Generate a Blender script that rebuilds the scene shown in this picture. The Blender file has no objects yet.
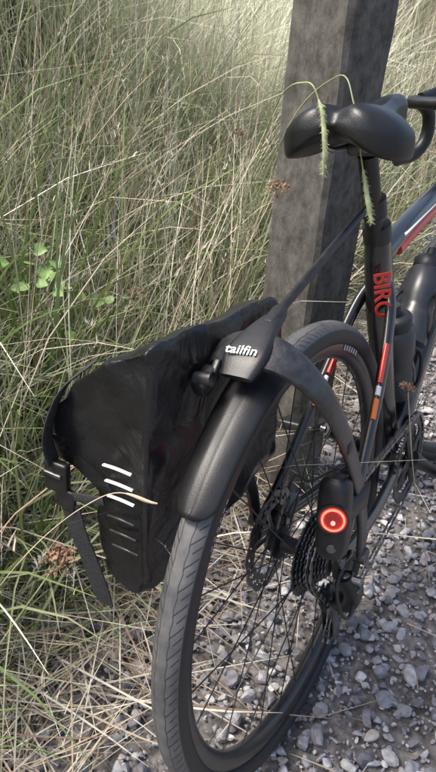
import bpy, math, random
import numpy as np
from mathutils import Vector, Matrix, noise
random.seed(3); rng=np.random.default_rng(5)
scene=bpy.context.scene
R=0.345; LEAN=0.126
# ------------------------------------------------------------------ materials
def nodes_of(m):
    m.use_nodes=True; nt=m.node_tree; return nt,nt.nodes,nt.links
def mat(name,col,rough=0.5,metal=0.0,var=0.0,scale=20,bump=0.0,bscale=80,coat=0.0,emit=None,es=0,col2=None,bdist=.003,distort=0):
    m=bpy.data.materials.new(name); nt,N,L=nodes_of(m); b=N['Principled BSDF']
    b.inputs['Base Color'].default_value=(*col,1); b.inputs['Roughness'].default_value=rough; b.inputs['Metallic'].default_value=metal
    b.inputs['Coat Weight'].default_value=coat; b.inputs['Coat Roughness'].default_value=0.15
    tc=N.new('ShaderNodeTexCoord')
    if var or col2:
        n=N.new('ShaderNodeTexNoise'); n.inputs['Scale'].default_value=scale; n.inputs['Detail'].default_value=6
        L.new(tc.outputs['Object'],n.inputs['Vector'])
        r=N.new('ShaderNodeValToRGB'); L.new(n.outputs['Fac'],r.inputs['Fac'])
        c2=col2 if col2 else tuple(min(1,c*(1+var)) for c in col)
        c1=tuple(c*(1-var) for c in col)
        r.color_ramp.elements[0].position=.35; r.color_ramp.elements[1].position=.65
        r.color_ramp.elements[0].color=(*c1,1); r.color_ramp.elements[1].color=(*c2,1)
        L.new(r.outputs['Color'],b.inputs['Base Color'])
        r2=N.new('ShaderNodeMapRange'); r2.inputs['To Min'].default_value=max(0,rough-.1); r2.inputs['To Max'].default_value=min(1,rough+.12)
        L.new(n.outputs['Fac'],r2.inputs['Value']); L.new(r2.outputs['Result'],b.inputs['Roughness'])
    if bump:
        n2=N.new('ShaderNodeTexNoise'); n2.inputs['Scale'].default_value=bscale; n2.inputs['Detail'].default_value=5; n2.inputs['Distortion'].default_value=distort
        L.new(tc.outputs['Object'],n2.inputs['Vector'])
        bp=N.new('ShaderNodeBump'); bp.inputs['Strength'].default_value=bump; bp.inputs['Distance'].default_value=bdist
        L.new(n2.outputs['Fac'],bp.inputs['Height']); L.new(bp.outputs['Normal'],b.inputs['Normal'])
    if emit: b.inputs['Emission Color'].default_value=(*emit,1); b.inputs['Emission Strength'].default_value=es
    return m
M={}
M['frame']=mat('frame_paint',(.010,.010,.011),.25,0,.3,30,coat=.7)
M['red']=mat('red_paint',(.70,.035,.02),.35,coat=.5,var=.1)
M['orange']=mat('orange_paint',(.80,.16,.02),.35,coat=.5,var=.1)
M['white']=mat('white_paint',(.75,.75,.73),.4,var=.06)
M['plastic']=mat('black_plastic',(.014,.014,.015),.40,0,.3,60,.12,300)
M['fender']=mat('fender_plastic',(.012,.012,.013),.43,0,.35,25,.08,500)
M['carbon']=mat('carbon_composite',(.024,.024,.026),.36,0,.35,120,.2,400,coat=.3)
M['saddle']=mat('saddle_vinyl',(.010,.010,.011),.38,0,.25,40,.15,600)
M['bag']=mat('bag_fabric',(.011,.011,.013),.32,0,.25,18,.65,10,bdist=.02,distort=1.4)
M['strap']=mat('strap_webbing',(.03,.03,.033),.75,0,.3,200,.5,600)
M['steel']=mat('steel',(.35,.35,.36),.35,1,.25,60)
M['dsteel']=mat('dark_steel',(.13,.13,.135),.4,.9,.4,50)
M['spoke']=mat('spoke_black',(.05,.05,.055),.35,.8)
M['rim']=mat('rim_black',(.016,.016,.018),.33,0,.3,30,coat=.3)
M['decal']=mat('grey_decal',(.45,.45,.46),.5,var=.1)
M['bottle']=mat('bottle_plastic',(.035,.037,.043),.33,0,.3,20)
M['bottle2']=mat('bottle_cap',(.02,.02,.022),.45,var=.2)
M['cable']=mat('cable_rubber',(.015,.015,.015),.5,var=.2)
M['lens']=mat('lamp_lens',(.25,.01,.01),.15,coat=.8,var=.1)
M['glow']=mat('lamp_ring',(.8,.02,.01),.3,emit=(1,.05,.03),es=10)
M['glow2']=mat('lamp_core',(.8,.2,.1),.3,emit=(1,.12,.09),es=6)
def tyre_mat():
    m=bpy.data.materials.new('tyre_rubber'); nt,N,L=nodes_of(m); b=N['Principled BSDF']; b.inputs['Roughness'].default_value=.55
    uv=N.new('ShaderNodeUVMap'); s=N.new('ShaderNodeSeparateXYZ'); L.new(uv.outputs['UV'],s.inputs[0])
    def mth(op,a,bv=None,c=None):
        n=N.new('ShaderNodeMath'); n.operation=op
        for i,v in enumerate((a,bv,c)):
            if v is None: continue
            if isinstance(v,(int,float)): n.inputs[i].default_value=v
            else: L.new(v,n.inputs[i])
        return n.outputs[0]
    v=mth('ABSOLUTE',s.outputs['Y'])
    ph=mth('ADD',mth('MULTIPLY',s.outputs['X'],80.),mth('MULTIPLY',v,85.))
    fr=mth('FRACT',ph); g=mth('LESS_THAN',fr,.17)
    odd=mth('LESS_THAN',mth('FRACT',mth('MULTIPLY',ph,.5)),.5)
    inner=mth('ADD',.0062,mth('MULTIPLY',odd,.0055))
    band=mth('MULTIPLY',mth('GREATER_THAN',v,inner),mth('LESS_THAN',v,.0205)); g1=mth('MULTIPLY',g,band)
    z=mth('ADD',.0063,mth('MULTIPLY',mth('PINGPONG',mth('MULTIPLY',s.outputs['X'],40.),.5),.003))
    l2=mth('LESS_THAN',mth('ABSOLUTE',mth('SUBTRACT',v,z)),.0005)
    l3=mth('LESS_THAN',mth('ABSOLUTE',mth('SUBTRACT',v,.0225)),.0008)
    gr=mth('MAXIMUM',g1,mth('MAXIMUM',l2,l3))
    tc=N.new('ShaderNodeTexCoord'); n=N.new('ShaderNodeTexNoise'); n.inputs['Scale'].default_value=28; n.inputs['Detail'].default_value=12; n.inputs['Roughness'].default_value=.7; L.new(tc.outputs['Object'],n.inputs['Vector'])
    r=N.new('ShaderNodeValToRGB'); L.new(n.outputs['Fac'],r.inputs['Fac'])
    r.color_ramp.elements[0].position=.3;r.color_ramp.elements[1].position=.7
    r.color_ramp.elements[0].color=(.045,.045,.05,1); r.color_ramp.elements[1].color=(.14,.138,.135,1)
    tread=mth('LESS_THAN',v,.0225)
    mx=N.new('ShaderNodeMix'); mx.data_type='RGBA'; L.new(tread,mx.inputs[0]); mx.inputs[6].default_value=(.015,.015,.017,1); L.new(r.outputs['Color'],mx.inputs[7])
    mx2=N.new('ShaderNodeMix'); mx2.data_type='RGBA'; L.new(gr,mx2.inputs[0]); L.new(mx.outputs[2],mx2.inputs[6]); mx2.inputs[7].default_value=(.022,.022,.024,1)
    L.new(mx2.outputs[2],b.inputs['Base Color'])
    bp=N.new('ShaderNodeBump'); bp.invert=True; bp.inputs['Strength'].default_value=.8; bp.inputs['Distance'].default_value=.002; L.new(gr,bp.inputs['Height'])
    L.new(bp.outputs['Normal'],b.inputs['Normal']); return m
M['tyre']=tyre_mat()
def attr_mat(name,rough=.7,transl=0.0,spec=.3,noise_amt=0.0,nscale=60,bump=0):
    m=bpy.data.materials.new(name); nt,N,L=nodes_of(m); b=N['Principled BSDF']; b.inputs['Roughness'].default_value=rough
    b.inputs['Specular IOR Level'].default_value=spec
    a=N.new('ShaderNodeAttribute'); a.attribute_name='Col'; col=a.outputs['Color']
    if noise_amt:
        tc=N.new('ShaderNodeTexCoord'); n=N.new('ShaderNodeTexNoise'); n.inputs['Scale'].default_value=nscale; n.inputs['Detail'].default_value=8; L.new(tc.outputs['Object'],n.inputs['Vector'])
        mr=N.new('ShaderNodeMapRange'); mr.inputs['From Min'].default_value=.3; mr.inputs['From Max'].default_value=.7; mr.inputs['To Min'].default_value=1-noise_amt; mr.inputs['To Max'].default_value=1+noise_amt; L.new(n.outputs['Fac'],mr.inputs['Value'])
        vm=N.new('ShaderNodeVectorMath'); vm.operation='SCALE'; L.new(col,vm.inputs[0]); L.new(mr.outputs['Result'],vm.inputs['Scale']); col=vm.outputs[0]
        if bump:
            bp=N.new('ShaderNodeBump'); bp.inputs['Strength'].default_value=bump; bp.inputs['Distance'].default_value=.003; L.new(n.outputs['Fac'],bp.inputs['Height']); L.new(bp.outputs['Normal'],b.inputs['Normal'])
    L.new(col,b.inputs['Base Color'])
    if transl:
        t=N.new('ShaderNodeBsdfTranslucent'); L.new(col,t.inputs['Color']); mix=N.new('ShaderNodeMixShader'); mix.inputs[0].default_value=transl
        L.new(b.outputs[0],mix.inputs[1]); L.new(t.outputs[0],mix.inputs[2]); L.new(mix.outputs[0],N['Material Output'].inputs['Surface'])
    return m
M['grass']=attr_mat('grass_blades',.55,.3,.3)
M['straw']=attr_mat('straw_blades',.7,0,.2)
M['stone']=attr_mat('gravel_stone',.75,0,.3,.3,90,.5)
# ------------------------------------------------------------------ mesh helpers
def empty(name,parent=None,loc=(0,0,0),rot=(0,0,0)):
    o=bpy.data.objects.new(name,None); scene.collection.objects.link(o); o.location=loc; o.rotation_euler=rot; o.empty_display_size=.05
    if parent: o.parent=parent
    return o
def mk(name,v,f,m,parent=None,smooth=True,uv=None,loc=(0,0,0)):
    me=bpy.data.meshes.new(name); me.from_pydata([tuple(map(float,p)) for p in v],[],f); 
    if uv is not None:
        l=me.uv_layers.new(name='UVMap')
        for i,c in enumerate(uv): l.data[i].uv=c
    o=bpy.data.objects.new(name,me); scene.collection.objects.link(o); me.materials.append(M[m] if isinstance(m,str) else m)
    if smooth:
        for p in me.polygons: p.use_smooth=True
    if parent: o.parent=parent
    o.location=loc
    return o
def fix(o,ang=35):
    import bmesh
    bm=bmesh.new(); bm.from_mesh(o.data); bmesh.ops.recalc_face_normals(bm,faces=bm.faces); 
    for e in bm.edges:
        if len(e.link_faces)==2 and e.calc_face_angle(0)>math.radians(ang): e.smooth=False
    bm.to_mesh(o.data); bm.free(); return o
def catmull(P,n):
    P=[np.array(p,float) for p in P]; P=[2*P[0]-P[1]]+P+[2*P[-1]-P[-2]]; out=[]
    for i in range(1,len(P)-2):
        for k in range(n):
            t=k/n; a,b,c,d=P[i-1:i+3]
            out.append(.5*((2*b)+(-a+c)*t+(2*a-5*b+4*c-d)*t*t+(-a+3*b-3*c+d)*t**3))
    out.append(P[-2]); return out
def sweep(name,P,rad,m,parent=None,seg=14,sub=0,up=(0,1,0),power=2.0,smooth=True):
    n0=len(P)
    if not isinstance(rad,list): rad=[rad]*n0
    rad=[(r,r) if not isinstance(r,(tuple,list)) else r for r in rad]
    if sub:
        Q=catmull([list(p)+list(r) for p,r in zip(P,rad)],sub); P=[q[:3] for q in Q]; rad=[q[3:] for q in Q]
    P=[Vector(p) for p in P]; v=[];f=[]
    up=Vector(up)
    for i,p in enumerate(P):
        T=(P[min(i+1,len(P)-1)]-P[max(i-1,0)]).normalized()
        U=(up-T*up.dot(T)); 
        if U.length<1e-3: U=Vector((0,0,1))-T*T.z
        U.normalize(); W=T.cross(U)
        for k in range(seg):
            a=2*math.pi*k/seg; c,s=math.cos(a),math.sin(a)
            c=math.copysign(abs(c)**(2/power),c); s=math.copysign(abs(s)**(2/power),s)
            v.append(p+U*c*rad[i][0]+W*s*rad[i][1])
    for i in range(len(P)-1):
        for k in range(seg):
            a=i*seg+k; b=i*seg+(k+1)%seg; f.append((a,b,b+seg,a+seg))
    f.append(tuple(range(seg))[::-1]); f.append(tuple(range((len(P)-1)*seg,len(P)*seg)))
    return fix(mk(name,v,f,m,parent,smooth),50)
def lathe(name,prof,m,parent=None,c=(0,0,0),N=96,closed=True,uv=False,a0=0,a1=2*math.pi):
    full=abs(a1-a0-2*math.pi)<1e-6; n=len(prof); v=[];f=[];uvs=[]
    M_=N if full else N+1
    arc=[0]
    for i in range(1,n): arc.append(arc[-1]+math.dist(prof[i],prof[i-1]))
    mid=max(range(n),key=lambda i:prof[i][0]); arc=[a-arc[mid] for a in arc]
    for i in range(M_):
        th=a0+(a1-a0)*i/N
        for r,y in prof: v.append((c[0]+r*math.cos(th),c[1]+y,c[2]+r*math.sin(th)))
    for i in range(N):
        i2=(i+1)%M_ if full else i+1
        for k in range(n if closed else n-1):
            k2=(k+1)%n; f.append((i*n+k,i*n+k2,i2*n+k2,i2*n+k))
            if uv:
                u0=(a0+(a1-a0)*i/N)*R; u1=(a0+(a1-a0)*(i+1)/N)*R; ak=arc[k]; ak2=arc[k2] if k2 else arc[k]+.001
                uvs+= [(u0,ak),(u0,ak2),(u1,ak2),(u1,ak)]
    return mk(name,v,f,m,parent,True,uvs if uv else None) if uv else fix(mk(name,v,f,m,parent,True),40)
def cyl(name,a,b,r,m,parent=None,seg=16,r2=None):
    return sweep(name,[a,b],[(r,r),(r2 or r,r2 or r)],m,parent,seg,up=(0.1,1,.2))
def box(name,c,s,m,parent=None,bev=.002,rot=(0,0,0)):
    import bmesh
    bm=bmesh.new(); bmesh.ops.create_cube(bm,size=1); bmesh.ops.scale(bm,vec=s,verts=bm.verts)
    if bev: bmesh.ops.bevel(bm,geom=bm.edges[:],offset=bev,segments=3,affect='EDGES',profile=.5)
    me=bpy.data.meshes.new(name); bm.to_mesh(me); bm.free(); me.materials.append(M[m]); o=bpy.data.objects.new(name,me); scene.collection.objects.link(o)
    for p in me.polygons:p.use_smooth=True
    o.location=c;o.rotation_euler=rot
    if parent:o.parent=parent
    return fix(o,40)
def gear(name,c,r,teeth,th,m,parent,rin=0,tooth=.003):
    v=[];f=[];n=teeth*4
    for y in(-th/2,th/2):
        for i in range(n):
            ph=i%4; rr=r if ph in(1,2) else r-tooth; a=2*math.pi*i/n
            v.append((c[0]+rr*math.cos(a),c[1]+y,c[2]+rr*math.sin(a)))
    if rin:
        for y in(-th/2,th/2):
            for i in range(n):
                a=2*math.pi*i/n; v.append((c[0]+rin*math.cos(a),c[1]+y,c[2]+rin*math.sin(a)))
    for i in range(n):
        j=(i+1)%n; f.append((i,j,n+j,n+i))
        if rin:
            f.append((i,2*n+i,2*n+j,j)); f.append((n+i,n+j,3*n+j,3*n+i)); f.append((2*n+i,3*n+i,3*n+j,2*n+j))
    if not rin: f+= [tuple(range(n))[::-1],tuple(range(n,2*n))]
    return fix(mk(name,v,f,m,parent,False),30)
def text(name,s,size,m,parent,loc,X,Y,ext=.0006):
    cu=bpy.data.curves.new(name,'FONT'); cu.body=s; cu.size=size; cu.extrude=ext; cu.align_x='CENTER'; cu.align_y='CENTER'; cu.offset=size*.012
    o=bpy.data.objects.new(name,cu); scene.collection.objects.link(o); cu.materials.append(M[m])
    X=Vector(X).normalized(); Y=Vector(Y); Y=(Y-X*Y.dot(X)).normalized(); Z=X.cross(Y)
    mt=Matrix((X,Y,Z)).transposed().to_4x4(); mt.translation=Vector(loc); o.matrix_local=mt; o.parent=parent; return o
ROOT=dict(loc=(0,R*math.sin(LEAN),R*math.cos(LEAN)),rot=(-LEAN,0,0))
bike=empty('bicycle',**ROOT)
# ------------------------------------------------------------------ wheels
def wheel(nm,parent,cx,rear):
    w=empty(nm,parent,(cx,0,0))
    prof=[]
    for k in range(25):
        a=math.radians(-128+256*k/24); prof.append((.3255+.0195*math.cos(a),.0205*math.sin(a)))
    lathe('tyre',prof,'tyre',w,uv=True,N=160)
    lathe('rim',[(.322,-.0125),(.318,-.0135),(.300,-.012),(.292,-.006),(.290,0),(.292,.006),(.300,.012),(.318,.0135),(.322,.0125),(.315,0)],'rim',w,N=128)
    hub=[(.012,-.045),(.012,-.034),(.026,-.033),(.026,-.029),(.014,-.026),(.012,0),(.014,.022),(.026,.025),(.026,.029),(.015,.031),(.015,.045),(.006,.046),(.006,-.046)]
    lathe('hub',hub,'plastic',w,N=32)
    v=[];f=[]
    for i in range(28):
        a=2*math.pi*i/28; side=1 if i%2 else -1; off=.62*(1 if (i//2)%2 else -1)
        p0=Vector((.024*math.cos(a+off*2),side*(.027 if side>0 else .030),.024*math.sin(a+off*2))); p1=Vector((.296*math.cos(a),0,.296*math.sin(a)))
        T=(p1-p0).normalized(); U=Vector((0,1,0)).cross(T).normalized(); W=T.cross(U); b=len(v)
        for p in(p0,p1):
            for k in range(5):
                q=2*math.pi*k/5; v.append(p+(U*math.cos(q)+W*math.sin(q))*.0010)
        for k in range(5): f.append((b+k,b+(k+1)%5,b+5+(k+1)%5,b+5+k))
    mk('spokes',v,f,'spoke',w)
    for j,a in enumerate((.95,2.3)):
        for s in(-1,1):
            for q in range(6):
                lathe('rim_decal',[(.313,s*.0141),(.305,s*.0133)],'decal',w,closed=False,a0=a+q*.035,a1=a+q*.035+.02,N=4)
    for s in(-1,1): lathe('tyre_sidewall_mark',[(.3300,s*.0206),(.3275,s*.0212)],'decal',w,closed=False,a0=5.25,a1=5.6,N=16)
    v=[];f=[];n=96;rr=[.056,.063,.069,.073,.080]; yr=.043
    for y in(yr-.0009,yr+.0009):
        for ri,r in enumerate(rr):
            for i in range(n):
                a=2*math.pi*i/n; r_=r+(.0022*math.sin(a*12) if ri in(0,4) else 0); a_=a+ri*.05
                v.append((r_*math.cos(a_),y,r_*math.sin(a_)))
    L5=len(rr)*n
    for ri in range(4):
        for i in range(n):
            if (ri==1 and i%4<2) or (ri==2 and (i+2)%4<2): continue
            j=(i+1)%n; a,b,c,d=ri*n+i,ri*n+j,(ri+1)*n+j,(ri+1)*n+i
            f+=[(a,b,c,d),(L5+a,L5+d,L5+c,L5+b)]
    for i in range(n):
        j=(i+1)%n; f+=[(4*n+i,4*n+j,L5+4*n+j,L5+4*n+i),(i,L5+i,L5+j,j)]
    for k in range(6):
        a=k*math.pi/3; b0=len(v)
        for (r,aa) in((.016,a),(.016,a+.5),(.058,a+.75),(.058,a+.62)):
            for y in(yr-.0011,yr+.0011): v.append((r*math.cos(aa),y,r*math.sin(aa)))
        for q in((0,2,4,6),(1,7,5,3),(0,1,3,2),(2,3,5,4),(4,5,7,6),(6,7,1,0)): f.append(tuple(b0+x for x in q))
    mk('brake_rotor',v,f,'steel',w,False)
    lathe('rotor_lockring',[(.018,yr-.003),(.018,yr+.003),(.008,yr+.003),(.008,yr-.003)],'dsteel',w,N=32)
    return w
rw=wheel('rear_wheel',bike,0,True)
for i in range(10):
    t=i/9; r=.0665-(.0665-.0255)*(t**.8); gear('cassette_cog',(0,-.022-.0038*i,0),r,int(r*500),.0019,'dsteel',rw,rin=max(.012,r-.016))
lathe('cassette_body',[(.045,-.018),(.040,-.026),(.026,-.040),(.018,-.058),(.006,-.060),(.006,-.018)],'plastic',rw,N=32)
lathe('axle_end',[(.011,-.06),(.011,-.075),(.004,-.078),(.004,-.06)],'dsteel',rw,N=24)
F=empty('steering_assembly',bike,(.82,0,.38),(0,0,math.radians(-25)))
fw=wheel('front_wheel',F,.13,False); fw.location=(.13,0,-.38)
# ------------------------------------------------------------------ frame
sweep('seat_tube',[(.425,0,-.07),(.40,0,.02),(.355,0,.17),(.325,0,.28),(.30,0,.36),(.285,0,.41)],[(.032,.028),(.022,.026),(.020,.028),(.021,.040),(.021,.032),(.019,.020)],'frame',bike,16,4)
sweep('top_tube',[(.30,0,.365),(.45,0,.395),(.65,0,.415),(.84,0,.42)],[(.017,.022),(.018,.018),(.02,.018),(.024,.024)],'frame',bike,16,4)
sweep('down_tube',[(.425,0,-.07),(.55,0,.03),(.72,0,.17),(.85,0,.30)],[(.034,.028),(.027,.03),(.027,.03),(.025,.032)],'frame',bike,16,4,power=2.6)
sweep('head_tube',[(.80,0,.46),(.855,0,.27)],[(.024,.024),(.029,.029)],'frame',bike,18)
sweep('bottom_bracket',[(.425,-.043,-.07),(.425,.043,-.07)],.027,'frame',bike,20,up=(0,0,1))
for s in(-1,1):
    sweep('seat_stay',[(.318,s*.012,.325),(.285,s*.030,.285),(.20,s*.047,.19),(.08,s*.060,.07),(.005,s*.068,.012)],[(.010,.013),(.009,.013),(.0085,.012),(.008,.011),(.008,.012)],'frame',bike,12,5)
    sweep('chain_stay',[(.41,s*.022,-.07),(.34,s*.040,-.066),(.2,s*.056,-.045),(.08,s*.064,-.018),(0,s*.068,0)],[(.013,.02),(.010,.016),(.009,.013),(.009,.012),(.008,.014)],'frame',bike,12,5)
    for a,b,m_ in((.18,.40,'red'),(.42,.47,'white'),(.49,.60,'orange')):
        P0=Vector((.285,s*.030,.285));P1=Vector((.08,s*.060,.07)); off=Vector((-.0062,-.0060 if s<0 else -.0050,.001))
        sweep('stay_graphic',[tuple(P0.lerp(P1,a)+off),tuple(P0.lerp(P1,b)+off)],(.0042,.0068),m_,bike,10)
    sweep('dropout',[(-.014,s*.068,-.002),(.012,s*.068,-.004)],(.005,.017),'frame',bike,12,power=3)
sweep('top_tube_red_stripe',[(.36,-.0115,.368),(.5,-.013,.388),(.68,-.0145,.402),(.80,-.016,.404)],(.0085,.009),'red',bike,10,3)
sweep('top_tube_white_stripe',[(.38,-.0145,.389),(.5,-.0155,.402),(.68,-.0165,.418),(.80,-.019,.422)],(.004,.003),'white',bike,8,3)
sweep('seat_clamp',[(.288,0,.400),(.279,0,.427)],(.022,.022),'plastic',bike,18)
sweep('seat_post',[(.288,0,.38),(.222,0,.535)],(.0145,.0145),'plastic',bike,18)
box('seat_post_head',(.214,0,.545),(.05,.04,.022),'dsteel',bike,.006,(0,.1,0))
for s in(-1,1):
    sweep('saddle_rail',[(.30,s*.012,.57),(.26,s*.02,.551),(.19,s*.022,.548),(.14,s*.023,.551),(.11,s*.035,.570)],.0038,'steel',bike,8,5)
text('frame_lettering','BIRO',.038,'red',bike,(.268,-.0195,.318),(.26,0,-.96),(.55,-.83,0),.0008)
def saddle():
    v=[];f=[];S=48
    xs=np.linspace(0,1,34)
    for t in xs:
        x=.078+t*.265
        if t<.30: w=.085*math.sqrt(max(0,1-((.30-t)/.31)**2.6)) 
        else:
            q=(t-.30)/.70; w=.085+(0.021-.085)*(1-(1-min(1,q*1.35))**2.0 if q*1.35<1 else 1)
        if t>.93: w*=math.sqrt(max(.02,1-((t-.93)/.072)**2))
        w=max(w,.004)
        rear=min(1,t/.16); tt=math.sqrt(max(0,1-(1-rear)**2))
        H=(.042 if t<.3 else .042-.014*min(1,(t-.3)/.3))*(.25+.75*tt); top=.597-.010*math.sin(min(1,t/.8)*math.pi)+ (.004*(1-t)) -.012*(1-tt)
        for k in range(S):
            a=2*math.pi*k/S; c,s=math.cos(a),math.sin(a)
            cc=math.copysign(abs(c)**.7,c); yy=w*cc
            dr=.028*(abs(cc)**2.6)*min(1,w/.07)
            if s>=0: 
                zz=top-dr+H*.35*(s**.7) 
                zz-= .013*math.exp(-(yy/.011)**2)*min(1,w/.06)*(1 if t<.75 else max(0,1-(t-.75)/.15))
            else:
                zz=top-dr-H*1.15*(abs(s)**.5)+ (.016*(1-abs(cc)))*min(1,w/.07)
            xx=x+ (.022*math.exp(-(yy/.022)**2) if t<.3 else 0)*(1-t/.3 if t<.3 else 0)
            v.append((xx,yy,zz))
    n=len(xs)
    for i in range(n-1):
        for k in range(S): f.append((i*S+k,i*S+(k+1)%S,(i+1)*S+(k+1)%S,(i+1)*S+k))
    f.append(tuple(range(S))); f.append(tuple(range((n-1)*S,n*S))[::-1])
    o=fix(mk('saddle',v,f,'saddle',bike),180); md=o.modifiers.new('s','SUBSURF'); md.levels=1; md.render_levels=1
saddle()
gear('chainring',(.425,-.047,-.07),.094,46,.003,'dsteel',bike,rin=.072)
gear('chainring',(.425,-.040,-.07),.070,34,.003,'dsteel',bike,rin=.052)
for k in range(4):
    a=.4+k*math.pi/2; sweep('spider_arm',[(.425,-.05,-.07),(.425+.08*math.cos(a),-.047,-.07+.08*math.sin(a))],[(.005,.012),(.003,.007)],'plastic',bike,10)
ca=math.radians(-38)
for s in(-1,1):
    d=-s; e=(.425+d*.17*math.cos(ca),s*.078,-.07+d*.17*math.sin(ca))
    sweep('crank_arm',[(.425,s*.058,-.07),(.425+d*.085*math.cos(ca),s*.068,-.07+d*.085*math.sin(ca)),e],[(.009,.018),(.007,.013),(.007,.013)],'plastic',bike,14,4)
    box('pedal',(e[0],s*.125,e[2]),(.085,.075,.018),'plastic',bike,.005,(0,.3,0)); cyl('pedal_axle',e,(e[0],s*.15,e[2]),.006,'steel',bike)
def chain(name,pts):
    P=catmull(pts,24); d=[0]
    for a,b in zip(P,P[1:]): d.append(d[-1]+np.linalg.norm(b-a))
    P=np.array(P);v=[];f=[]; L=d[-1]; n=int(L/.0127)
    at=lambda s:np.array([np.interp(s,d,P[:,k]) for k in range(3)])
    for i in range(n):
        a=at(i*.0127);b=at((i+1)*.0127); T=b-a;T/=np.linalg.norm(T);U=np.cross(T,[0,1,0]);U/=np.linalg.norm(U); a=a-T*.003;b=b+T*.003
        w=.0034 if i%2 else .0022
        for y0,y1 in((w,w+.0011),(-w-.0011,-w)):
            k=len(v)
            for q in(a,b):
                for uu in(-.0038,.0038):
                    for yy in(y0,y1): v.append(q+U*uu+np.array([0,yy,0]))
            for q in((0,1,3,2),(4,6,7,5),(0,4,5,1),(2,3,7,6),(0,2,6,4),(1,5,7,3)): f.append(tuple(k+z for z in q))
    mk(name,v,f,'steel',bike,False)
chain('chain',[(.0,-.040,.047),(.2,-.043,.037),(.425,-.047,.022),(.48,-.047,.0045),(.514,-.047,-.05),(.514,-.047,-.09),(.48,-.047,-.145),(.42,-.047,-.162),(.25,-.044,-.185),(.055,-.040,-.212),(.033,-.040,-.196),(.046,-.04,-.16),(.045,-.04,-.13),(.022,-.040,-.112),(.0,-.04,-.08),(-.03,-.04,-.04),(-.045,-.04,.0),(-.033,-.04,.033),(.0,-.040,.047)])
for c in((.030,-.04,-.105),(.050,-.04,-.195)): gear('jockey_wheel',c,.023,11,.006,'plastic',bike,rin=.006)
for y in(-.049,-.031): sweep('derailleur_cage',[(.024,y,-.088),(.036,y,-.13),(.045,y,-.165),(.056,y,-.212)],[(.0012,.014),(.0012,.010),(.0012,.011),(.0012,.014)],'dsteel',bike,10,3,power=3)
sweep('derailleur_body',[(.006,-.075,-.028),(.012,-.088,-.055),(.020,-.080,-.085),(.028,-.058,-.105)],[(.012,.012),(.013,.016),(.013,.016),(.013,.014)],'plastic',bike,14,5,power=3.5)
box('derailleur_link',(.016,-.094,-.062),(.022,.006,.045),'dsteel',bike,.002,(.2,-.3,0))
sweep('derailleur_hanger',[(.004,-.068,-.005),(.006,-.070,-.034)],(.005,.012),'dsteel',bike,12)
cyl('derailleur_pivot',(.028,-.05,-.105),(.028,-.076,-.105),.012,'dsteel',bike); cyl('derailleur_bolt',(.008,-.075,-.03),(.008,-.10,-.03),.007,'steel',bike)
sweep('derailleur_cable',[(.02,-.088,-.06),(-.02,-.095,-.075),(-.045,-.09,-.045),(-.03,-.078,-.005),(.05,-.070,-.014)],.0026,'cable',bike,8,8)
box('brake_caliper',(.07,.062,-.005),(.05,.03,.05),'plastic',bike,.008,(0,-.5,0)); box('brake_caliper_cover',(.068,.05,.02),(.04,.03,.03),'dsteel',bike,.006,(0,-.6,0))
sweep('brake_hose',[(.09,.064,.0),(.13,.066,.03),(.2,.062,-.02),(.36,.045,-.055)],.0028,'cable',bike,8,8)
# ------------------------------------------------------------------ fork, bars
for s in(-1,1):
    sweep('fork_blade',[(.03,0,-.11),(.05,s*.035,-.15),(.09,s*.052,-.25),(.13,s*.055,-.38)],[(.02,.018),(.012,.02),(.010,.016),(.008,.012)],'frame',F,12,5)
sweep('steerer',[(-.06,0,.13),(-.02,0,.02)],.019,'plastic',F,18,up=(0,1,0))
sweep('stem',[(-.055,0,.125),(.045,0,.175)],(.016,.018),'plastic',F,16)
HB=.045
for s in(-1,1):
    sweep('handlebar',[(x,y*s,z+HB) for x,y,z in [(.045,0,.135),(.045,.08,.135),(.045,.17,.137),(.06,.205,.137),(.10,.212,.132),(.135,.214,.105),(.135,.216,.05),(.10,.22,.015),(.04,.222,.008)]],[.0155,.0145,.013,.015,.016,.016,.016,.016,.016],'plastic',F,12,6,up=(0,0.3,1))
    sweep('brake_hood',[(.10,s*.212,.140+HB),(.14,s*.211,.145+HB),(.175,s*.209,.155+HB),(.195,s*.208,.185+HB),(.20,s*.208,.205+HB)],[(.016,.016),(.016,.019),(.015,.019),(.013,.015),(.008,.009)],'saddle',F,12,4)
    sweep('brake_lever',[(.185,s*.209,.165+HB),(.20,s*.211,.12+HB),(.195,s*.214,.07+HB),(.18,s*.218,.03+HB)],[(.006,.009),(.006,.008),(.005,.007),(.004,.006)],'dsteel',F,10,4)
    sweep('brake_hose',[(.11,s*.205,.13+HB),(.12,s*.12,.15+HB),(.11,s*.05,.07+HB),(.05,s*.02,-.06)],.0028,'cable',F,8,8)
# ------------------------------------------------------------------ rear rack + fender
def fender():
    v=[];f=[];n=40;S=15
    for i in range(n+1):
        t=i/n; th=math.radians(99+(138.0-99)*t)
        w=.034*math.sqrt(max(.0,min(1,1-((t-.90)/.103)**2 if t>.90 else 1)))*(1-.28*t)
        if t<.08: w*=math.sqrt(max(.02,1-((.08-t)/.085)**2))
        w=max(w,.004); rc=.358-.004*t
        for k in range(S):
            q=-1+2*k/(S-1); y=w*q; r=rc-.014*(abs(q)**2.2)*(w/.034)-.0015*math.exp(-(q/.06)**2)
            v.append((r*math.cos(th),y,r*math.sin(th)))
    for i in range(n):
        for k in range(S-1): a=i*S+k; f.append((a,a+1,a+S+1,a+S))
    o=mk('rear_mudguard',v,f,'fender',bike); md=o.modifiers.new('so','SOLIDIFY'); md.thickness=.002; md.offset=1
fender()
leg=[(.035,-.088,-.005),(.026,-.090,.06),(.002,-.092,.125),(-.034,-.092,.20),(-.074,-.088,.275),(-.100,-.072,.328),(-.114,-.042,.361),(-.119,0,.372)]
leg=leg+[(x,-y,z) for x,y,z in leg[-2::-1]]
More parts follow.
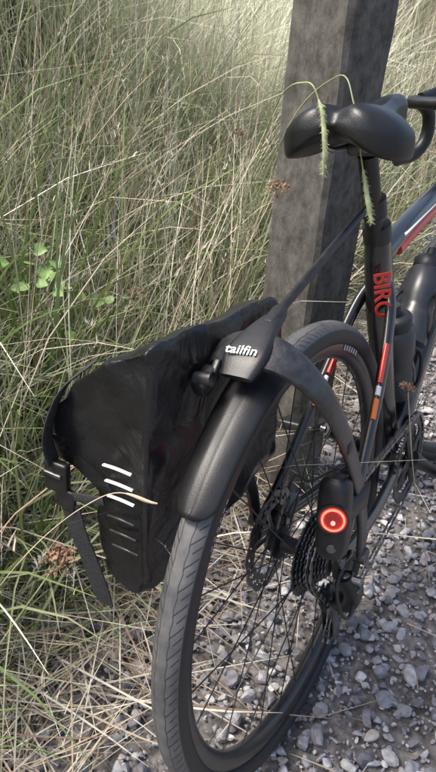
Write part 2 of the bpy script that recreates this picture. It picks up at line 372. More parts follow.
rr=[(.013,.005)]*3+[(.013,.005),(.014,.005),(.016,.006),(.021,.006),(.026,.006)]; rr=rr+rr[-2::-1]
sweep('rack_arch',leg,rr,'carbon',bike,14,6,up=(1,0,.5),power=3.5)
sweep('rack_top_plate',[(-.156,0,.352),(-.13,0,.370),(-.09,0,.384),(-.05,0,.391)],[(.020,.005),(.027,.007),(.018,.007),(.009,.006)],'fender',bike,14,5,power=3)
sweep('rack_strut',[(-.075,0,.388),(.10,0,.430),(.255,0,.466)],(.0058,.0058),'plastic',bike,12)
sweep('rack_strut_clamp',[(.267,0,.443),(.257,0,.470)],(.019,.019),'plastic',bike,16)
box('rack_strut_joint',(-.065,0,.391),(.04,.018,.012),'plastic',bike,.005,(0,-.24,0))
text('rack_lettering','tailfin',.0175,'white',bike,(-.1365,.003,.3765),(.12,-1,.0),(.90,.1,.42),.0003)
for s in(-1,1):
    cyl('rack_foot',(.035,s*.080,-.004),(.035,s*.097,-.004),.013,'dsteel',bike)
    box('rack_screw_boss',(-.056,s*.091,.235),(.016,.014,.016),'plastic',bike,.004)
# ------------------------------------------------------------------ tail light
tl=empty('bicycle_tail_light',**ROOT)
P=Vector((-.058,-.080,.128)); ax=Vector((-.22,-.05,-.97)).normalized()
sweep('light_body',[P-ax*.056,P-ax*.044,P,P+ax*.044,P+ax*.056],[(.012,.012),(.020,.018),(.0215,.019),(.020,.018),(.012,.012)],'plastic',tl,20,4,power=3)
def facing(name,center,n,r0,r1,m,th=.002):
    n=Vector(n).normalized(); U=n.cross(Vector((0,0,1))).normalized(); W=U.cross(n); v=[];f=[];N=32
    for d in(0,th):
        for r in(r0,r1):
            for i in range(N):
                a=2*math.pi*i/N; v.append(Vector(center)+n*d+(U*math.cos(a)+W*math.sin(a))*r)
    for i in range(N):
        j=(i+1)%N; f+=[(2*N+i,2*N+j,3*N+j,3*N+i),(N+i,N+j,3*N+j,3*N+i)]
    mk(name,v,f,m,tl,False)
fn=Vector((-.93,-.30,-.02)).normalized(); fn=(fn-ax*fn.dot(ax)).normalized(); C=P-ax*.006+fn*.018
facing('lens_bezel',C,fn,.0,.0200,'plastic',.005); facing('lens',C+fn*.005,fn,.0,.0175,'lens',.001)
facing('light_ring',C+fn*.0062,fn,.0125,.0150,'glow',.0012); facing('light_core',C+fn*.0062+ax*.004,fn,.0,.0028,'glow2',.0012)
facing('button',P+ax*.036+fn*.018,fn,.0,.006,'dsteel',.002)
sweep('light_clamp',[(.004,-.092,.125),(-.045,-.086,.126)],(.012,.018),'plastic',tl,12,power=3)
# ------------------------------------------------------------------ bottles
def bottle(d,nrm,b0):
    wb=empty('water_bottle',**ROOT)
    def bo(a,r,m,nm): sweep(nm,[tuple(b0+d*x) for x in a],[(q,q) for q in r],m,wb,24)
    bo([0,.004,.06,.062,.075,.085,.10,.155,.165],[.030,.0365,.0365,.0365,.033,.033,.0365,.0365,.030],'bottle','bottle_body')
    bo([.164,.166,.185,.19],[.030,.031,.031,.026],'bottle2','bottle_cap'); bo([.19,.205,.212],[.013,.011,.010],'bottle2','spout')
    for s in(-1,1): sweep('bottle_cage',[tuple(b0-nrm*.036),tuple(b0+d*.03+Vector((0,s*.040,0))),tuple(b0+d*.10+nrm*.02+Vector((0,s*.039,0))),tuple(b0+d*.13-nrm*.036)],.004,'plastic',bike,8,6)
d=Vector((.14,0,.165)).normalized(); nrm=Vector((-d.z,0,d.x)); bottle(d,nrm,Vector((.56,0,.095))+nrm*.066)
d=Vector((-.27,0,.96)).normalized(); nrm=Vector((d.z,0,-d.x)); bottle(d,nrm,Vector((.405,0,.035))+nrm*.062)
# ------------------------------------------------------------------ pannier
pan=empty('pannier_bag',**ROOT)
def panbag():
    A0=[(.045,.414,0),(.100,.392,1),(.150,.362,1),(.198,.324,1),(.228,.288,0),(.230,.250,0),(.212,.234,0),(.176,.244,1),(.142,.268,0),(.150,.20,1),(.156,.13,1),(.166,.078,0),(.155,.063,0),(.096,.068,0),(.082,.085,1),(.068,.17,1),(.055,.28,1)]
    A=[]; n0=len(A0)
    for i,(y,z,soft) in enumerate(A0):
        if soft: A.append((y,z)); continue
        py,pz,_=A0[i-1]; ny,nz,_=A0[(i+1)%n0]
        for (qy,qz) in((py,pz),(ny,nz)):
            L=math.dist((y,z),(qy,qz)); k=min(.42,.007/L); A.append((y+(qy-y)*k,z+(qz-z)*k))
    xs=[-.236,-.233,-.222,-.19,-.15,-.10,-.05,0,.04,.07,.088,.094]
    v=[];f=[]; cy=.11;cz=.22; n=len(A)
    for i,x in enumerate(xs):
        sc={0:.86,1:.95,2:1.0}.get(i,1.0)
        if i==len(xs)-1: sc=.8
        if i==len(xs)-2: sc=.94
        fr=(x+.22)/.3
        for j,(y,z) in enumerate(A):
            yy=cy+(y-cy)*(1-(1-sc)*.7); zz=cz+(z-cz)*(1-(1-sc)*.35)
            if z>.2: zz-=max(0,fr)*.045*(z-.2)/.2; yy+=max(0,fr)*.02*(z-.2)/.2
            if z>.27 and y>.07: zz-=.020*math.sin(math.pi*min(1,max(0,fr)))*math.sin(math.pi*min(1,(y-.05)/.17))
            xx=x-(.012*math.exp(-((y-.095)/.05)**2) if i<2 else 0)
            nz=noise.noise(Vector((x*17,y*22,z*15)))*.013
            v.append((xx+nz*.6,yy+nz,zz+nz*.8))
    m=len(xs)
    for i in range(m-1):
        for j in range(n):
            f.append((i*n+j,i*n+(j+1)%n,(i+1)*n+(j+1)%n,(i+1)*n+j))
    for i in(0,m-1):
        xx=xs[i]+(-.012 if i==0 else .01)
        c=len(v); v.append((xx,.105,.2)); c2=len(v); v.append((xx+.006,.115,.33)); c3=len(v); v.append((xx+.002,.115,.115))
        sel=lambda j:(lambda z:c2 if z>.27 else (c3 if z<.14 else c))((A[j][1]+A[(j+1)%n][1])/2)
        prev=sel(n-1)
        for j in range(n):
            cc=sel(j); f.append((i*n+j,cc,i*n+(j+1)%n))
            if cc!=prev: f.append((i*n+j,prev,cc))
            prev=cc
    o=fix(mk('bag_body',v,f,'bag',pan),180); md=o.modifiers.new('s','SUBSURF'); md.levels=3; md.render_levels=3
    t=bpy.data.textures.new('wrinkle','CLOUDS'); t.noise_scale=.05; t.noise_depth=1
    d_=o.modifiers.new('d','DISPLACE'); d_.texture=t; d_.strength=.014; d_.mid_level=.5
    t=bpy.data.textures.new('crease','STUCCI'); t.noise_scale=.04
    d_=o.modifiers.new('d2','DISPLACE'); d_.texture=t; d_.strength=.005; d_.mid_level=.5
panbag()
sweep('welded_seam',[(-.238,.047,.39),(-.243,.062,.30),(-.245,.077,.18),(-.241,.090,.09)],(.0022,.005),'bag',pan,8,5,up=(1,0,0))
sweep('rolled_closure',[(-.240,.206,.258),(-.19,.212,.262),(-.1,.219,.258),(.0,.226,.250),(.08,.230,.240)],[(.013,.017),(.012,.019),(.011,.017),(.012,.018),(.011,.015)],'bag',pan,14,5,up=(0,0,1))
for i in range(3):
    z=.262-.021*i
    sweep('reflective_bar',[(-.252,.080+.001*i,z-.003),(-.2545,.098,z+.001),(-.2525,.119,z-.001)],(.0024,.0015),'white',pan,8,5,up=(1,0,0))
    z=.190-.022*i
    sweep('embossed_bar',[(-.252,.086,z-.003),(-.2545,.102,z+.001),(-.2525,.124,z-.001)],(.0022,.0022),'plastic',pan,8,5,up=(1,0,0))
sweep('closure_strap',[(-.205,.150,.366),(-.232,.178,.340),(-.245,.196,.305),(-.253,.204,.270),(-.254,.200,.240)],(.0125,.0015),'strap',pan,10,5,up=(1,.3,0),power=4)
box('buckle',(-.254,.197,.222),(.012,.034,.045),'plastic',pan,.004,(.15,0,.1)); box('buckle_bar',(-.261,.197,.228),(.005,.026,.006),'dsteel',pan,.002,(.15,0,.1)); box('buckle_tongue',(-.254,.189,.192),(.008,.028,.03),'plastic',pan,.003,(.25,0,.1))
sweep('strap_tail',[(-.253,.186,.185),(-.250,.184,.14),(-.246,.178,.10),(-.242,.172,.05),(-.238,.172,.015)],(.0015,.0160),'strap',pan,10,5,up=(1,0,0),power=4)
sweep('side_strap',[(-.253,.188,.196),(-.256,.155,.204),(-.255,.125,.210)],(.0015,.006),'strap',pan,10,4,up=(1,0,0),power=4)
for (x,z) in((-.155,.340),(-.02,.325)):
    box('rack_hook',(x,.040,z),(.036,.020,.020),'plastic',pan,.005,(0,-.4,0)); cyl('hook_cam',(x-.01,.046,z+.006),(x-.01,.024,z+.009),.008,'dsteel',pan); box('hook_lever',(x+.012,.034,z+.012),(.022,.010,.008),'plastic',pan,.003,(0,-.7,0))
# ------------------------------------------------------------------ post
def wood():
    m=bpy.data.materials.new('weathered_wood'); nt,N,L=nodes_of(m); b=N['Principled BSDF']; b.inputs['Roughness'].default_value=.9; b.inputs['Specular IOR Level'].default_value=.15
    tc=N.new('ShaderNodeTexCoord'); mp=N.new('ShaderNodeMapping'); mp.inputs['Scale'].default_value=(38,38,3.2); L.new(tc.outputs['Object'],mp.inputs['Vector'])
    n=N.new('ShaderNodeTexNoise'); n.inputs['Scale'].default_value=1.8; n.inputs['Detail'].default_value=10; n.inputs['Roughness'].default_value=.75; n.inputs['Distortion'].default_value=.5; L.new(mp.outputs[0],n.inputs['Vector'])
    mp2=N.new('ShaderNodeMapping'); mp2.inputs['Scale'].default_value=(1,1,.7); L.new(tc.outputs['Object'],mp2.inputs['Vector'])
    n2=N.new('ShaderNodeTexNoise'); n2.inputs['Scale'].default_value=30; n2.inputs['Detail'].default_value=10; n2.inputs['Roughness'].default_value=.8; L.new(mp2.outputs[0],n2.inputs['Vector'])
    r=N.new('ShaderNodeValToRGB'); L.new(n.outputs['Fac'],r.inputs['Fac']); e=r.color_ramp.elements; e[0].position=.2;e[1].position=.8; e[0].color=(.105,.100,.092,1); e[1].color=(.165,.157,.145,1)
    r2=N.new('ShaderNodeValToRGB'); L.new(n2.outputs['Fac'],r2.inputs['Fac']); e=r2.color_ramp.elements; e[0].position=.36;e[1].position=.68; e[0].color=(.45,.44,.42,1); e[1].color=(1.5,1.47,1.42,1)
    mx=N.new('ShaderNodeMix'); mx.data_type='RGBA'; mx.blend_type='MULTIPLY'; mx.inputs[0].default_value=1; L.new(r.outputs[0],mx.inputs[6]); L.new(r2.outputs[0],mx.inputs[7]); L.new(mx.outputs[2],b.inputs['Base Color'])
    bp=N.new('ShaderNodeBump'); bp.inputs['Strength'].default_value=.4; bp.inputs['Distance'].default_value=.004; L.new(n.outputs['Fac'],bp.inputs['Height'])
    bp2=N.new('ShaderNodeBump'); bp2.inputs['Strength'].default_value=.6; bp2.inputs['Distance'].default_value=.005; L.new(n2.outputs['Fac'],bp2.inputs['Height']); L.new(bp.outputs['Normal'],bp2.inputs['Normal']); L.new(bp2.outputs['Normal'],b.inputs['Normal']); return m
M['wood']=wood()
def post():
    v=[];f=[];w=.069;ch=.009; out=[(-w,-w+ch),(-w+ch,-w),(w-ch,-w),(w,-w+ch),(w,w-ch),(w-ch,w),(-w+ch,w),(-w,w-ch)]
    zs=[-.3]+list(np.linspace(0,2.3,70))+[2.33]
    for i,z in enumerate(zs):
        s=1 if i<len(zs)-1 else .93
        for j,(x,y) in enumerate(out): v.append((x*s+noise.noise(Vector((z*5,j*5,0)))*.004,y*s+noise.noise(Vector((z*5,j*5,9)))*.004,z))
    for i in range(len(zs)-1):
        for j in range(8): f.append((i*8+j,i*8+(j+1)%8,(i+1)*8+(j+1)%8,(i+1)*8+j))
    f.append(tuple(range(len(v)-8,len(v)))); o=fix(mk('wooden_post',v,f,'wood'),30)
    o.location=(.545,.306,0); o.rotation_euler=(0,0,math.atan2(.145,.065)+math.pi/2+math.radians(9))
post()
# ------------------------------------------------------------------ terrain
def bank_h(x,y):
    edge=.55+.10*np.sin(x*1.3+.5)+.05*np.sin(x*3.1)
    s=np.maximum(0,y-edge); h=.62*s*(s/(s+.35))
    h=np.where(h>2.2,2.2+(h-2.2)*.08,h)
    return h+.02*np.sin(x*5+y*3)*np.clip(s*3,0,1)
def ground():
    a=np.concatenate([-np.geomspace(80,1.3,26),np.linspace(-1.2,4.5,150),np.geomspace(4.7,80,30)])
    b=np.concatenate([-np.geomspace(80,1.3,26),np.linspace(-1.2,4.0,130),np.geomspace(4.2,80,26)])
    X,Y=np.meshgrid(a,b,indexing='ij'); Z=bank_h(X,Y)+.004*np.sin(X*17)*np.cos(Y*23)-.006
    n,m=X.shape; v=np.stack([X,Y,Z],-1).reshape(-1,3); f=[(i*m+j,(i+1)*m+j,(i+1)*m+j+1,i*m+j+1) for i in range(n-1) for j in range(m-1)]
    g=bpy.data.materials.new('soil'); nt,N,L=nodes_of(g); bs=N['Principled BSDF']; bs.inputs['Roughness'].default_value=.95; bs.inputs['Specular IOR Level'].default_value=.1
    tc=N.new('ShaderNodeTexCoord'); n1=N.new('ShaderNodeTexNoise'); n1.inputs['Scale'].default_value=60; n1.inputs['Detail'].default_value=10; L.new(tc.outputs['Object'],n1.inputs['Vector'])
    r=N.new('ShaderNodeValToRGB'); L.new(n1.outputs['Fac'],r.inputs['Fac']); e=r.color_ramp.elements; e[0].position=.35;e[1].position=.7;e[0].color=(.09,.082,.078,1);e[1].color=(.28,.26,.25,1)
    r2=N.new('ShaderNodeValToRGB'); L.new(n1.outputs['Fac'],r2.inputs['Fac']); e=r2.color_ramp.elements; e[0].position=.35;e[1].position=.7;e[0].color=(.06,.055,.03,1);e[1].color=(.21,.19,.09,1)
    sp=N.new('ShaderNodeSeparateXYZ'); L.new(tc.outputs['Object'],sp.inputs[0]); mr=N.new('ShaderNodeMapRange'); mr.inputs['From Min'].default_value=.45; mr.inputs['From Max'].default_value=.75; L.new(sp.outputs['Y'],mr.inputs['Value'])
    mx=N.new('ShaderNodeMix'); mx.data_type='RGBA'; L.new(mr.outputs[0],mx.inputs[0]); L.new(r.outputs[0],mx.inputs[6]); L.new(r2.outputs[0],mx.inputs[7]); L.new(mx.outputs[2],bs.inputs['Base Color'])
    bp=N.new('ShaderNodeBump'); bp.inputs['Distance'].default_value=.01; L.new(n1.outputs['Fac'],bp.inputs['Height']); L.new(bp.outputs['Normal'],bs.inputs['Normal'])
    return mk('ground',v,f,g)
ground()
def fastmesh(name,V,F,C,m,smooth=False):
    me=bpy.data.meshes.new(name); nv=len(V); nf,k=F.shape
    me.vertices.add(nv); me.vertices.foreach_set('co',V.astype(np.float32).ravel()); me.loops.add(nf*k); me.loops.foreach_set('vertex_index',F.astype(np.int32).ravel())
    me.polygons.add(nf); me.polygons.foreach_set('loop_start',np.arange(0,nf*k,k,dtype=np.int32)); me.polygons.foreach_set('loop_total',np.full(nf,k,dtype=np.int32))
    me.polygons.foreach_set('use_smooth',np.full(nf,smooth)); me.update(calc_edges=True)
    a=me.attributes.new('Col','FLOAT_COLOR','POINT'); a.data.foreach_set('color',np.concatenate([C,np.ones((nv,1))],1).astype(np.float32).ravel())
    o=bpy.data.objects.new(name,me); scene.collection.objects.link(o); me.materials.append(M[m]); return o
# gravel ------------------------------------------------------------
import bmesh
def ico(sub):
    bm=bmesh.new(); bmesh.ops.create_icosphere(bm,subdivisions=sub,radius=1); bm.verts.ensure_lookup_table()
    V=np.array([v.co[:] for v in bm.verts]); F=np.array([[v.index for v in f.verts] for f in bm.faces]); bm.free(); return V,F
def rotmats(n):
    q=rng.normal(size=(n,4)); q/=np.linalg.norm(q,axis=1)[:,None]; w,x,y,z=q.T
    return np.stack([1-2*(y*y+z*z),2*(x*y-z*w),2*(x*z+y*w),2*(x*y+z*w),1-2*(x*x+z*z),2*(y*z-x*w),2*(x*z-y*w),2*(y*z+x*w),1-2*(x*x+y*y)],1).reshape(-1,3,3)
def gravel():
    Vs=[];Fs=[];Cs=[];off=0
    def add(n,xr,yr,s0,s1,sub):
        nonlocal off
        B,F=ico(sub); k=len(B)
        x=rng.uniform(*xr,n); y=rng.uniform(*yr,n); s=s0*(s1/s0)**(rng.random(n)**1.6)
        keep=y<(.62+.25*rng.random(n)**2); x,y,s=x[keep],y[keep],s[keep]; n=len(x)
        variants=[]
        for q in range(24):
            W=B.copy()
            for _ in range(7):
                d=rng.normal(size=3); d/=np.linalg.norm(d); h=rng.uniform(.45,.8); t=W@d; W=W-np.outer(np.maximum(0,t-h),d)
            variants.append(W)
        variants=np.array(variants)[rng.integers(0,24,n)]
        sc=np.stack([rng.uniform(.8,1.35,n),rng.uniform(.6,1.0,n),rng.uniform(.45,.85,n)],1)*s[:,None]/2
        W=np.einsum('nij,nkj->nki',rotmats(n),variants*sc[:,None,:])
        W[:,:,2]*=.8
        P=np.stack([x,y,bank_h(x,y)+s*.16*rng.uniform(.2,1.6,n)],1); W=W+P[:,None,:]
        base=np.array([[.39,.375,.385],[.28,.275,.295],[.48,.465,.465],[.20,.195,.215],[.42,.37,.34],[.56,.55,.54],[.36,.32,.335]])[rng.choice(7,n,p=[.26,.24,.14,.14,.09,.05,.08])]
        c=base*rng.uniform(.75,1.15,(n,1)); C=np.repeat(c[:,None,:],k,1)
        Vs.append(W.reshape(-1,3)); Cs.append(C.reshape(-1,3)); Fs.append((F[None]+(np.arange(n)*k)[:,None,None]).reshape(-1,3)+off); off+=n*k
    add(5600,(-.6,1.4),(-.7,.75),.013,.040,2)
    add(16000,(-.6,1.6),(-.7,.75),.006,.014,1)
    add(6000,(1.3,4.5),(-1.0,.8),.02,.05,1)
    add(5000,(-1.6,4.5),(-2.5,-.6),.02,.05,1)
    fastmesh('gravel',np.concatenate(Vs),np.concatenate(Fs),np.concatenate(Cs),'stone')
gravel()
# grass -------------------------------------------------------------
def blades(P,L,az,tilt,bend,w,col,S=6,twist=None,taper=1.6):
    n=len(P); t=np.linspace(0,1,S+1); ang=tilt[:,None]+bend[:,None]*t[None,:]**1.3
    h=np.stack([np.cos(az),np.sin(az),0*az],1); sd=np.stack([-np.sin(az),np.cos(az),0*az],1)
    if twist is None: twist=rng.normal(0,.6,n)
    pos=np.zeros((n,S+1,3)); pos[:,0]=P
    for k in range(S):
        a=(ang[:,k]+ang[:,k+1])/2; d=h*np.sin(a)[:,None]+np.array([0,0,1.])*np.cos(a)[:,None]
        pos[:,k+1]=pos[:,k]+d*(L/S)[:,None]
    V=np.zeros((n,S+1,2,3))
    for k in range(S+1):
        a=ang[:,k]; nr=-h*np.cos(a)[:,None]+np.array([0,0,1.])*np.sin(a)[:,None]
        s=sd*np.cos(twist)[:,None]+nr*np.sin(twist)[:,None]; ww=w*(1-(t[k]**taper)*.92)*.5
        V[:,k,0]=pos[:,k]-s*ww[:,None]; V[:,k,1]=pos[:,k]+s*ww[:,None]
    base=np.arange(n)[:,None]*(2*(S+1)); F=[]
    for k in range(S): F.append(np.stack([base[:,0]+2*k,base[:,0]+2*k+1,base[:,0]+2*k+3,base[:,0]+2*k+2],1))
    F=np.concatenate(F); C=np.repeat(col[:,None,:],(S+1)*2,1).reshape(n,S+1,2,3)
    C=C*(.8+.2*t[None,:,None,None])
    return V.reshape(-1,3),F,C.reshape(-1,3),pos
class Acc:
    def __init__(s): s.V=[];s.F=[];s.C=[];s.o=0
    def add(s,V,F,C): s.V.append(V);s.F.append(F+s.o);s.C.append(C);s.o+=len(V)
    def make(s,name,m='grass'): return fastmesh(name,np.concatenate(s.V),np.concatenate(s.F),np.concatenate(s.C),m,True)
greens=np.array([[.24,.30,.11],[.31,.37,.16],[.17,.25,.08],[.39,.43,.22],[.25,.32,.18],[.44,.45,.27],[.19,.28,.11]])
straws=np.array([[.66,.59,.44],[.58,.49,.36],[.74,.69,.55],[.46,.37,.28],[.62,.51,.43],[.78,.75,.63],[.38,.27,.20]])
def pick(A,n): return A[rng.integers(0,len(A),n)]*rng.uniform(.7,1.15,(n,1))
def clumped(n,xr,yr,frac=.6,sig=.06,nc=80):
    cx=rng.uniform(*xr,nc);cy=rng.uniform(*yr,nc); k=rng.integers(0,nc,n); x=cx[k]+rng.normal(0,sig,n); y=cy[k]+rng.normal(0,sig,n)
    u=rng.random(n)>frac; x[u]=rng.uniform(*xr,u.sum()); y[u]=rng.uniform(*yr,u.sum()); return x,y
def sunlit_tint(x,y,c):  # sunlight painted into blade colour: near-white around one spot on the bank
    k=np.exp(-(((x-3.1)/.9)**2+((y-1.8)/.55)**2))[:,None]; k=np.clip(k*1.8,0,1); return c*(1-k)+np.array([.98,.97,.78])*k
def seedheads(acc,pos,col,sel,nb=14,size=.022):
    P=pos[sel]; n=len(P); S=P.shape[1]-1; tip=P[:,S]; prev=P[:,S-1]; d=(tip-prev)
    u=rng.random((n,nb)); base=(tip[:,None,:]-d[:,None,:]*u[:,:,None]*1.1).reshape(-1,3); m=len(base); az=rng.uniform(0,6.28,m)
    V,F,C,_=blades(base,rng.uniform(.5,1.2,m)*size,az,rng.uniform(.2,.9,m),rng.uniform(0,.5,m),np.full(m,.0022),np.repeat(col[sel],nb,0)*rng.uniform(.6,1.0,(m,1)),S=2,taper=2)
    acc.add(V,F,C)
G=Acc(); D=Acc()
def patch(n_g,n_d,xr,yr,scale,wk=1.0):
    x,y=clumped(n_g,xr,yr); e=y>(.50+.06*np.sin(x*9)+rng.random(n_g)*.25); x,y=x[e],y[e]; n=len(x)
    P=np.stack([x,y,bank_h(x,y)-.01],1); L=rng.uniform(.22,.70,n)*scale
    V,F,C,_=blades(P,L,rng.normal(-1.9,1.4,n),np.abs(rng.normal(.15,.2,n)),np.abs(rng.normal(1.1,.7,n)),rng.uniform(.003,.0095,n)*scale*wk,sunlit_tint(x,y,pick(greens,n)),S=5); G.add(V,F,C)
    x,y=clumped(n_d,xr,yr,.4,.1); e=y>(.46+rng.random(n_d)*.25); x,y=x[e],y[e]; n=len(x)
    P=np.stack([x,y,bank_h(x,y)-.01],1); L=rng.uniform(.35,.95,n)*scale; c=sunlit_tint(x,y,pick(straws,n))
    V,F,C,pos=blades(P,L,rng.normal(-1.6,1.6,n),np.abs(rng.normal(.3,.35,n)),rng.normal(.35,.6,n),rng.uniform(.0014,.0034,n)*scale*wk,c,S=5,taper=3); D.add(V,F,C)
    seedheads(D,pos,c,rng.random(n)<.12)
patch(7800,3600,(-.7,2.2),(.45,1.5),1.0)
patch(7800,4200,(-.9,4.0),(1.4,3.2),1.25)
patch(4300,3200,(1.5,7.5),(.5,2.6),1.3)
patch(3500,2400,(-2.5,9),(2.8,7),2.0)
n=190; x=rng.uniform(-.25,1.4,n); y=rng.uniform(.55,.95,n); P=np.stack([x,y,bank_h(x,y)],1); c=pick(straws[[0,2,5]],n)
V,F,C,pos=blades(P,rng.uniform(.45,.95,n),rng.uniform(0,6.28,n),np.abs(rng.normal(.4,.28,n)),rng.normal(.3,.45,n),rng.uniform(.0018,.0030,n),c,S=8,taper=4); D.add(V,F,C); seedheads(D,pos,c,rng.random(n)<.4,26,.014)
n=130; x=rng.normal(.18,.18,n); y=rng.normal(.95,.14,n); P=np.stack([x,y,bank_h(x,y)],1)
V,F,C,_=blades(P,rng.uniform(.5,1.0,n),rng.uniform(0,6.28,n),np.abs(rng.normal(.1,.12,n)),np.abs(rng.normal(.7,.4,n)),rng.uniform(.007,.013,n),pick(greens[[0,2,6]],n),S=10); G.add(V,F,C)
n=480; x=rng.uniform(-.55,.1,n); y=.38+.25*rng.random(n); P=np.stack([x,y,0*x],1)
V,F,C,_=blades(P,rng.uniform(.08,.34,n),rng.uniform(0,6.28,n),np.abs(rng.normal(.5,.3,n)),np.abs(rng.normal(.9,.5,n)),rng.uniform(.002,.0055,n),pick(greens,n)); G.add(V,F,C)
n=9500; x=rng.uniform(-.7,2.4,n); y=rng.normal(.69,.23,n); e=(y>.24)&(y<1.6); x,y=x[e],y[e]; n=len(x)
P=np.stack([x,y,bank_h(x,y)+rng.uniform(.004,.08,n)*np.clip((y-.2)*3,0.2,1)],1)
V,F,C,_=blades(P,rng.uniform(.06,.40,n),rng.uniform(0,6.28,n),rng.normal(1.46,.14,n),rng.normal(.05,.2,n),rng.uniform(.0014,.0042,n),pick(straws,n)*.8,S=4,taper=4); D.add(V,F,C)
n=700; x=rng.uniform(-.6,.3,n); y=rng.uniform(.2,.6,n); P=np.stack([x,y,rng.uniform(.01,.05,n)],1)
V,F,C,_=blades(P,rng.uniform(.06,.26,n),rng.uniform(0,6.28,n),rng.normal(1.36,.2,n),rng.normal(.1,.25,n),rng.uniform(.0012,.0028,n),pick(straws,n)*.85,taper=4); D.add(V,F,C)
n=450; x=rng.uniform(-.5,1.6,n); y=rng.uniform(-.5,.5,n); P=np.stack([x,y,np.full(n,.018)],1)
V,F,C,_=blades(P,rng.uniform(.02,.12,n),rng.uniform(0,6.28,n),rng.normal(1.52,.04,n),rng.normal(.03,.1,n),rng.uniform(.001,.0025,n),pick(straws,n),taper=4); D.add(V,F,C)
G.make('green_grass'); D.make('dry_grass','straw')
# individual weeds ------------------------------------------------------
M['stem']=mat('weed_stem',(.34,.38,.17),.6,var=.25); M['drystem']=mat('dry_stem',(.55,.45,.30),.7,var=.25); M['foxtail']=mat('foxtail_head',(.42,.46,.24),.7,var=.3,scale=90); M['brown']=mat('dried_flower',(.22,.13,.085),.85,var=.5,scale=60); M['leaf']=mat('bramble_leaf',(.20,.32,.09),.5,var=.35,scale=30)
def tw(p):
    c,s=math.cos(LEAN),math.sin(LEAN); x,y,z=p; z+=R; return (x,y*c+z*s,-y*s+z*c)
def foxtail(pts,k0):
    e=empty('foxtail_grass'); P=catmull([tw(p) for p in pts],10)
    sweep('stem',P,.0009,'stem',e,6)
    H=P[:k0]; n=len(H); sweep('seed_spike',H,[(.0012+.0022*math.sin(math.pi*min(1,(i+1)/n)),)*2 for i in range(n)],'foxtail',e,8)
    v=[];f=[]
    for _ in range(480):
        i=random.random()*(n-1.01); q=int(i); p=Vector(H[q]).lerp(Vector(H[q+1]),i-q); d=Vector([random.gauss(0,1) for _ in range(3)]).normalized(); T=(Vector(H[q])-Vector(H[q+1])).normalized()
        d=(d+T*1.1).normalized()*random.uniform(.004,.009)
        s=d.orthogonal().normalized()*.00045; k=len(v); v+=[p-s,p+s,p+d]; f.append((k,k+1,k+2))
    mk('bristles',v,f,'foxtail',e,False)
foxtail([(.075,.002,.530),(.075,.002,.57),(.08,.012,.610),(.09,.034,.632),(.14,.10,.605),(.22,.2,.45),(.3,.35,.1),(.32,.46,-.25)],22)
foxtail([(.12,-.046,.465),(.12,-.038,.50),(.12,-.028,.545),(.125,-.014,.605),(.15,.02,.636),(.20,.12,.56),(.26,.26,.3),(.33,.44,-.25)],18)
def weed(head,base,r,n=60,bend=(.03,.02,0),stem='drystem'):
    e=empty('dried_seedhead_weed'); h=Vector(head);b=Vector(base); mid=h.lerp(b,.5)+Vector(bend)
    sweep('stem',[tuple(h),tuple(mid),tuple(b)],.0012,stem,e,6,8)
    v=[];f=[]
    for j in range(n*2):
        dd=Vector([random.gauss(0,1) for _ in range(3)]).normalized(); dd.z=abs(dd.z)*.8-.15
        c=h+dd*r*random.uniform(.3,1.15); s=random.uniform(.05,.13)*r
        for _ in range(2):
            k=len(v); D3=Vector([random.gauss(0,1) for _ in range(3)]).normalized()
            for d in((1,0,0),(-1,0,0),(0,1,0),(0,-1,0)): v.append(c+Vector(d)*s*random.uniform(.5,1.4))
            v.append(c+D3*s*2.6); v.append(c-D3*s)
            for q in((0,2,4),(2,1,4),(1,3,4),(3,0,4),(2,0,5),(1,2,5),(3,1,5),(0,3,5)): f.append(tuple(k+z for z in q))
        if j%3==0:
            b_=h-Vector((0,0,r*.9)); w_=(c-b_).orthogonal().normalized()*.0005; k=len(v); v+=[b_-w_,b_+w_,c]; f.append((k,k+1,k+2))
    mk('seed_cluster',v,f,'brown',e,False)
weed((-.25,.28,.39),(-.33,.40,0),.024,60,(-.03,.05,-.05),'stem'); weed((.40,.66,.47),(.5,.8,.05),.020,38); weed((.41,.335,.76),(.36,.55,0),.022,38,(-.02,.03,0)); weed((.72,.60,.79),(.75,.75,.1),.018,30)
weed((.30,-.002,.50),(.42,-.12,0),.014,34)
e_=empty('grass_stalk'); P_=catmull([(-.290,.092,.607),(-.318,.141,.610),(-.397,.20,.53),(-.48,.33,.25),(-.5,.42,0)],10); sweep('stem',P_,.0005,'drystem',e_,6); sweep('seed_spike',P_[:7],[(.0006+.0013*math.sin(math.pi*(i+.5)/7),)*2 for i in range(7)],'drystem',e_,8)
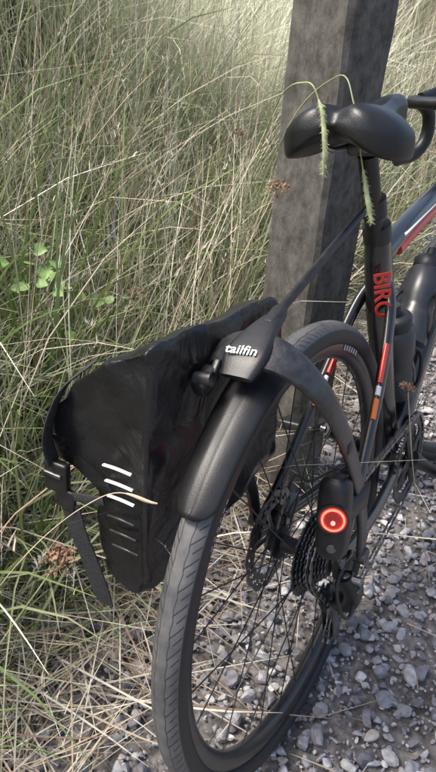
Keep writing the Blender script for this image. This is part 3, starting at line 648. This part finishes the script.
def leafplant(c,n,spread):
    e=empty('bramble_plant'); v=[];f=[]; c=Vector(c)
    for i in range(n):
        o=c+Vector((random.gauss(0,spread),random.gauss(0,spread),random.gauss(0,spread*.8))); s=random.uniform(.022,.045); a=random.uniform(0,6.28)
        U=Vector((math.cos(a),math.sin(a),random.uniform(-.5,.2))).normalized(); N_=Vector((-.5+random.gauss(0,.3),-.4+random.gauss(0,.3),.9)).normalized(); W=U.cross(N_).normalized(); N_=W.cross(U)
        k=len(v); prof=[(0,0),(.12,.32),(.35,.46),(.6,.38),(.82,.2),(1,0)]
        for (t,w_) in prof: v.append(o+U*s*t+N_*s*(-.25*t*t)); v.append(o+U*s*t+W*s*w_+N_*s*(.12-.25*t*t)); v.append(o+U*s*t-W*s*w_+N_*s*(.12-.25*t*t))
        for q in range(5):
            A=k+3*q; f+=[(A,A+1,A+4,A+3),(A,A+3,A+5,A+2)]
        if i%3==0: sweep('stem',[tuple(o),tuple(c.lerp(o,.4)-Vector((0,0,.1))),(c.x,c.y,float(bank_h(np.array(c.x),np.array(c.y))))],.001,'stem',e,5,5)
    mk('leaves',v,f,'leaf',e)
leafplant((.20,.78,.54),18,.045); leafplant((.40,.88,.40),10,.06)
# ------------------------------------------------------------------ light & camera
w=bpy.data.worlds.new('World'); scene.world=w; w.use_nodes=True; nt=w.node_tree; sky=nt.nodes.new('ShaderNodeTexSky'); sky.sky_type='NISHITA'; sky.sun_disc=False
el=math.radians(58); azs=math.radians(125)
sky.sun_elevation=el; sky.sun_rotation=math.pi/2-azs; sky.air_density=1.0; sky.dust_density=4; sky.ozone_density=.5
nt.links.new(sky.outputs[0],nt.nodes['Background'].inputs['Color']); nt.nodes['Background'].inputs['Strength'].default_value=.25
sl=bpy.data.lights.new('sun','SUN'); sl.energy=5.0; sl.angle=math.radians(18); sl.color=(1,.95,.87); so=bpy.data.objects.new('sun',sl); scene.collection.objects.link(so)
dv=Vector((math.cos(el)*math.cos(azs),math.cos(el)*math.sin(azs),math.sin(el))); so.rotation_euler=dv.to_track_quat('Z','Y').to_euler()
cam=bpy.data.cameras.new('camera'); co=bpy.data.objects.new('camera',cam); scene.collection.objects.link(co); scene.camera=co
yaw,pitch,roll=.5213,-.5244,.067
f=Vector((math.cos(pitch)*math.cos(yaw),math.cos(pitch)*math.sin(yaw),math.sin(pitch))); r=f.cross(Vector((0,0,1))).normalized(); u=r.cross(f)
r2=r*math.cos(roll)+u*math.sin(roll); u2=-r*math.sin(roll)+u*math.cos(roll)
mt=Matrix((r2,u2,-f)).transposed().to_4x4(); mt.translation=Vector((-.6834,-.1939,1.0256)); co.matrix_world=mt
cam.sensor_fit='VERTICAL'; cam.sensor_height=24; cam.lens=634.5556/772*24; cam.clip_start=.02; cam.clip_end=500
scene.view_settings.view_transform='Standard'; scene.view_settings.look='None'; scene.view_settings.exposure=0
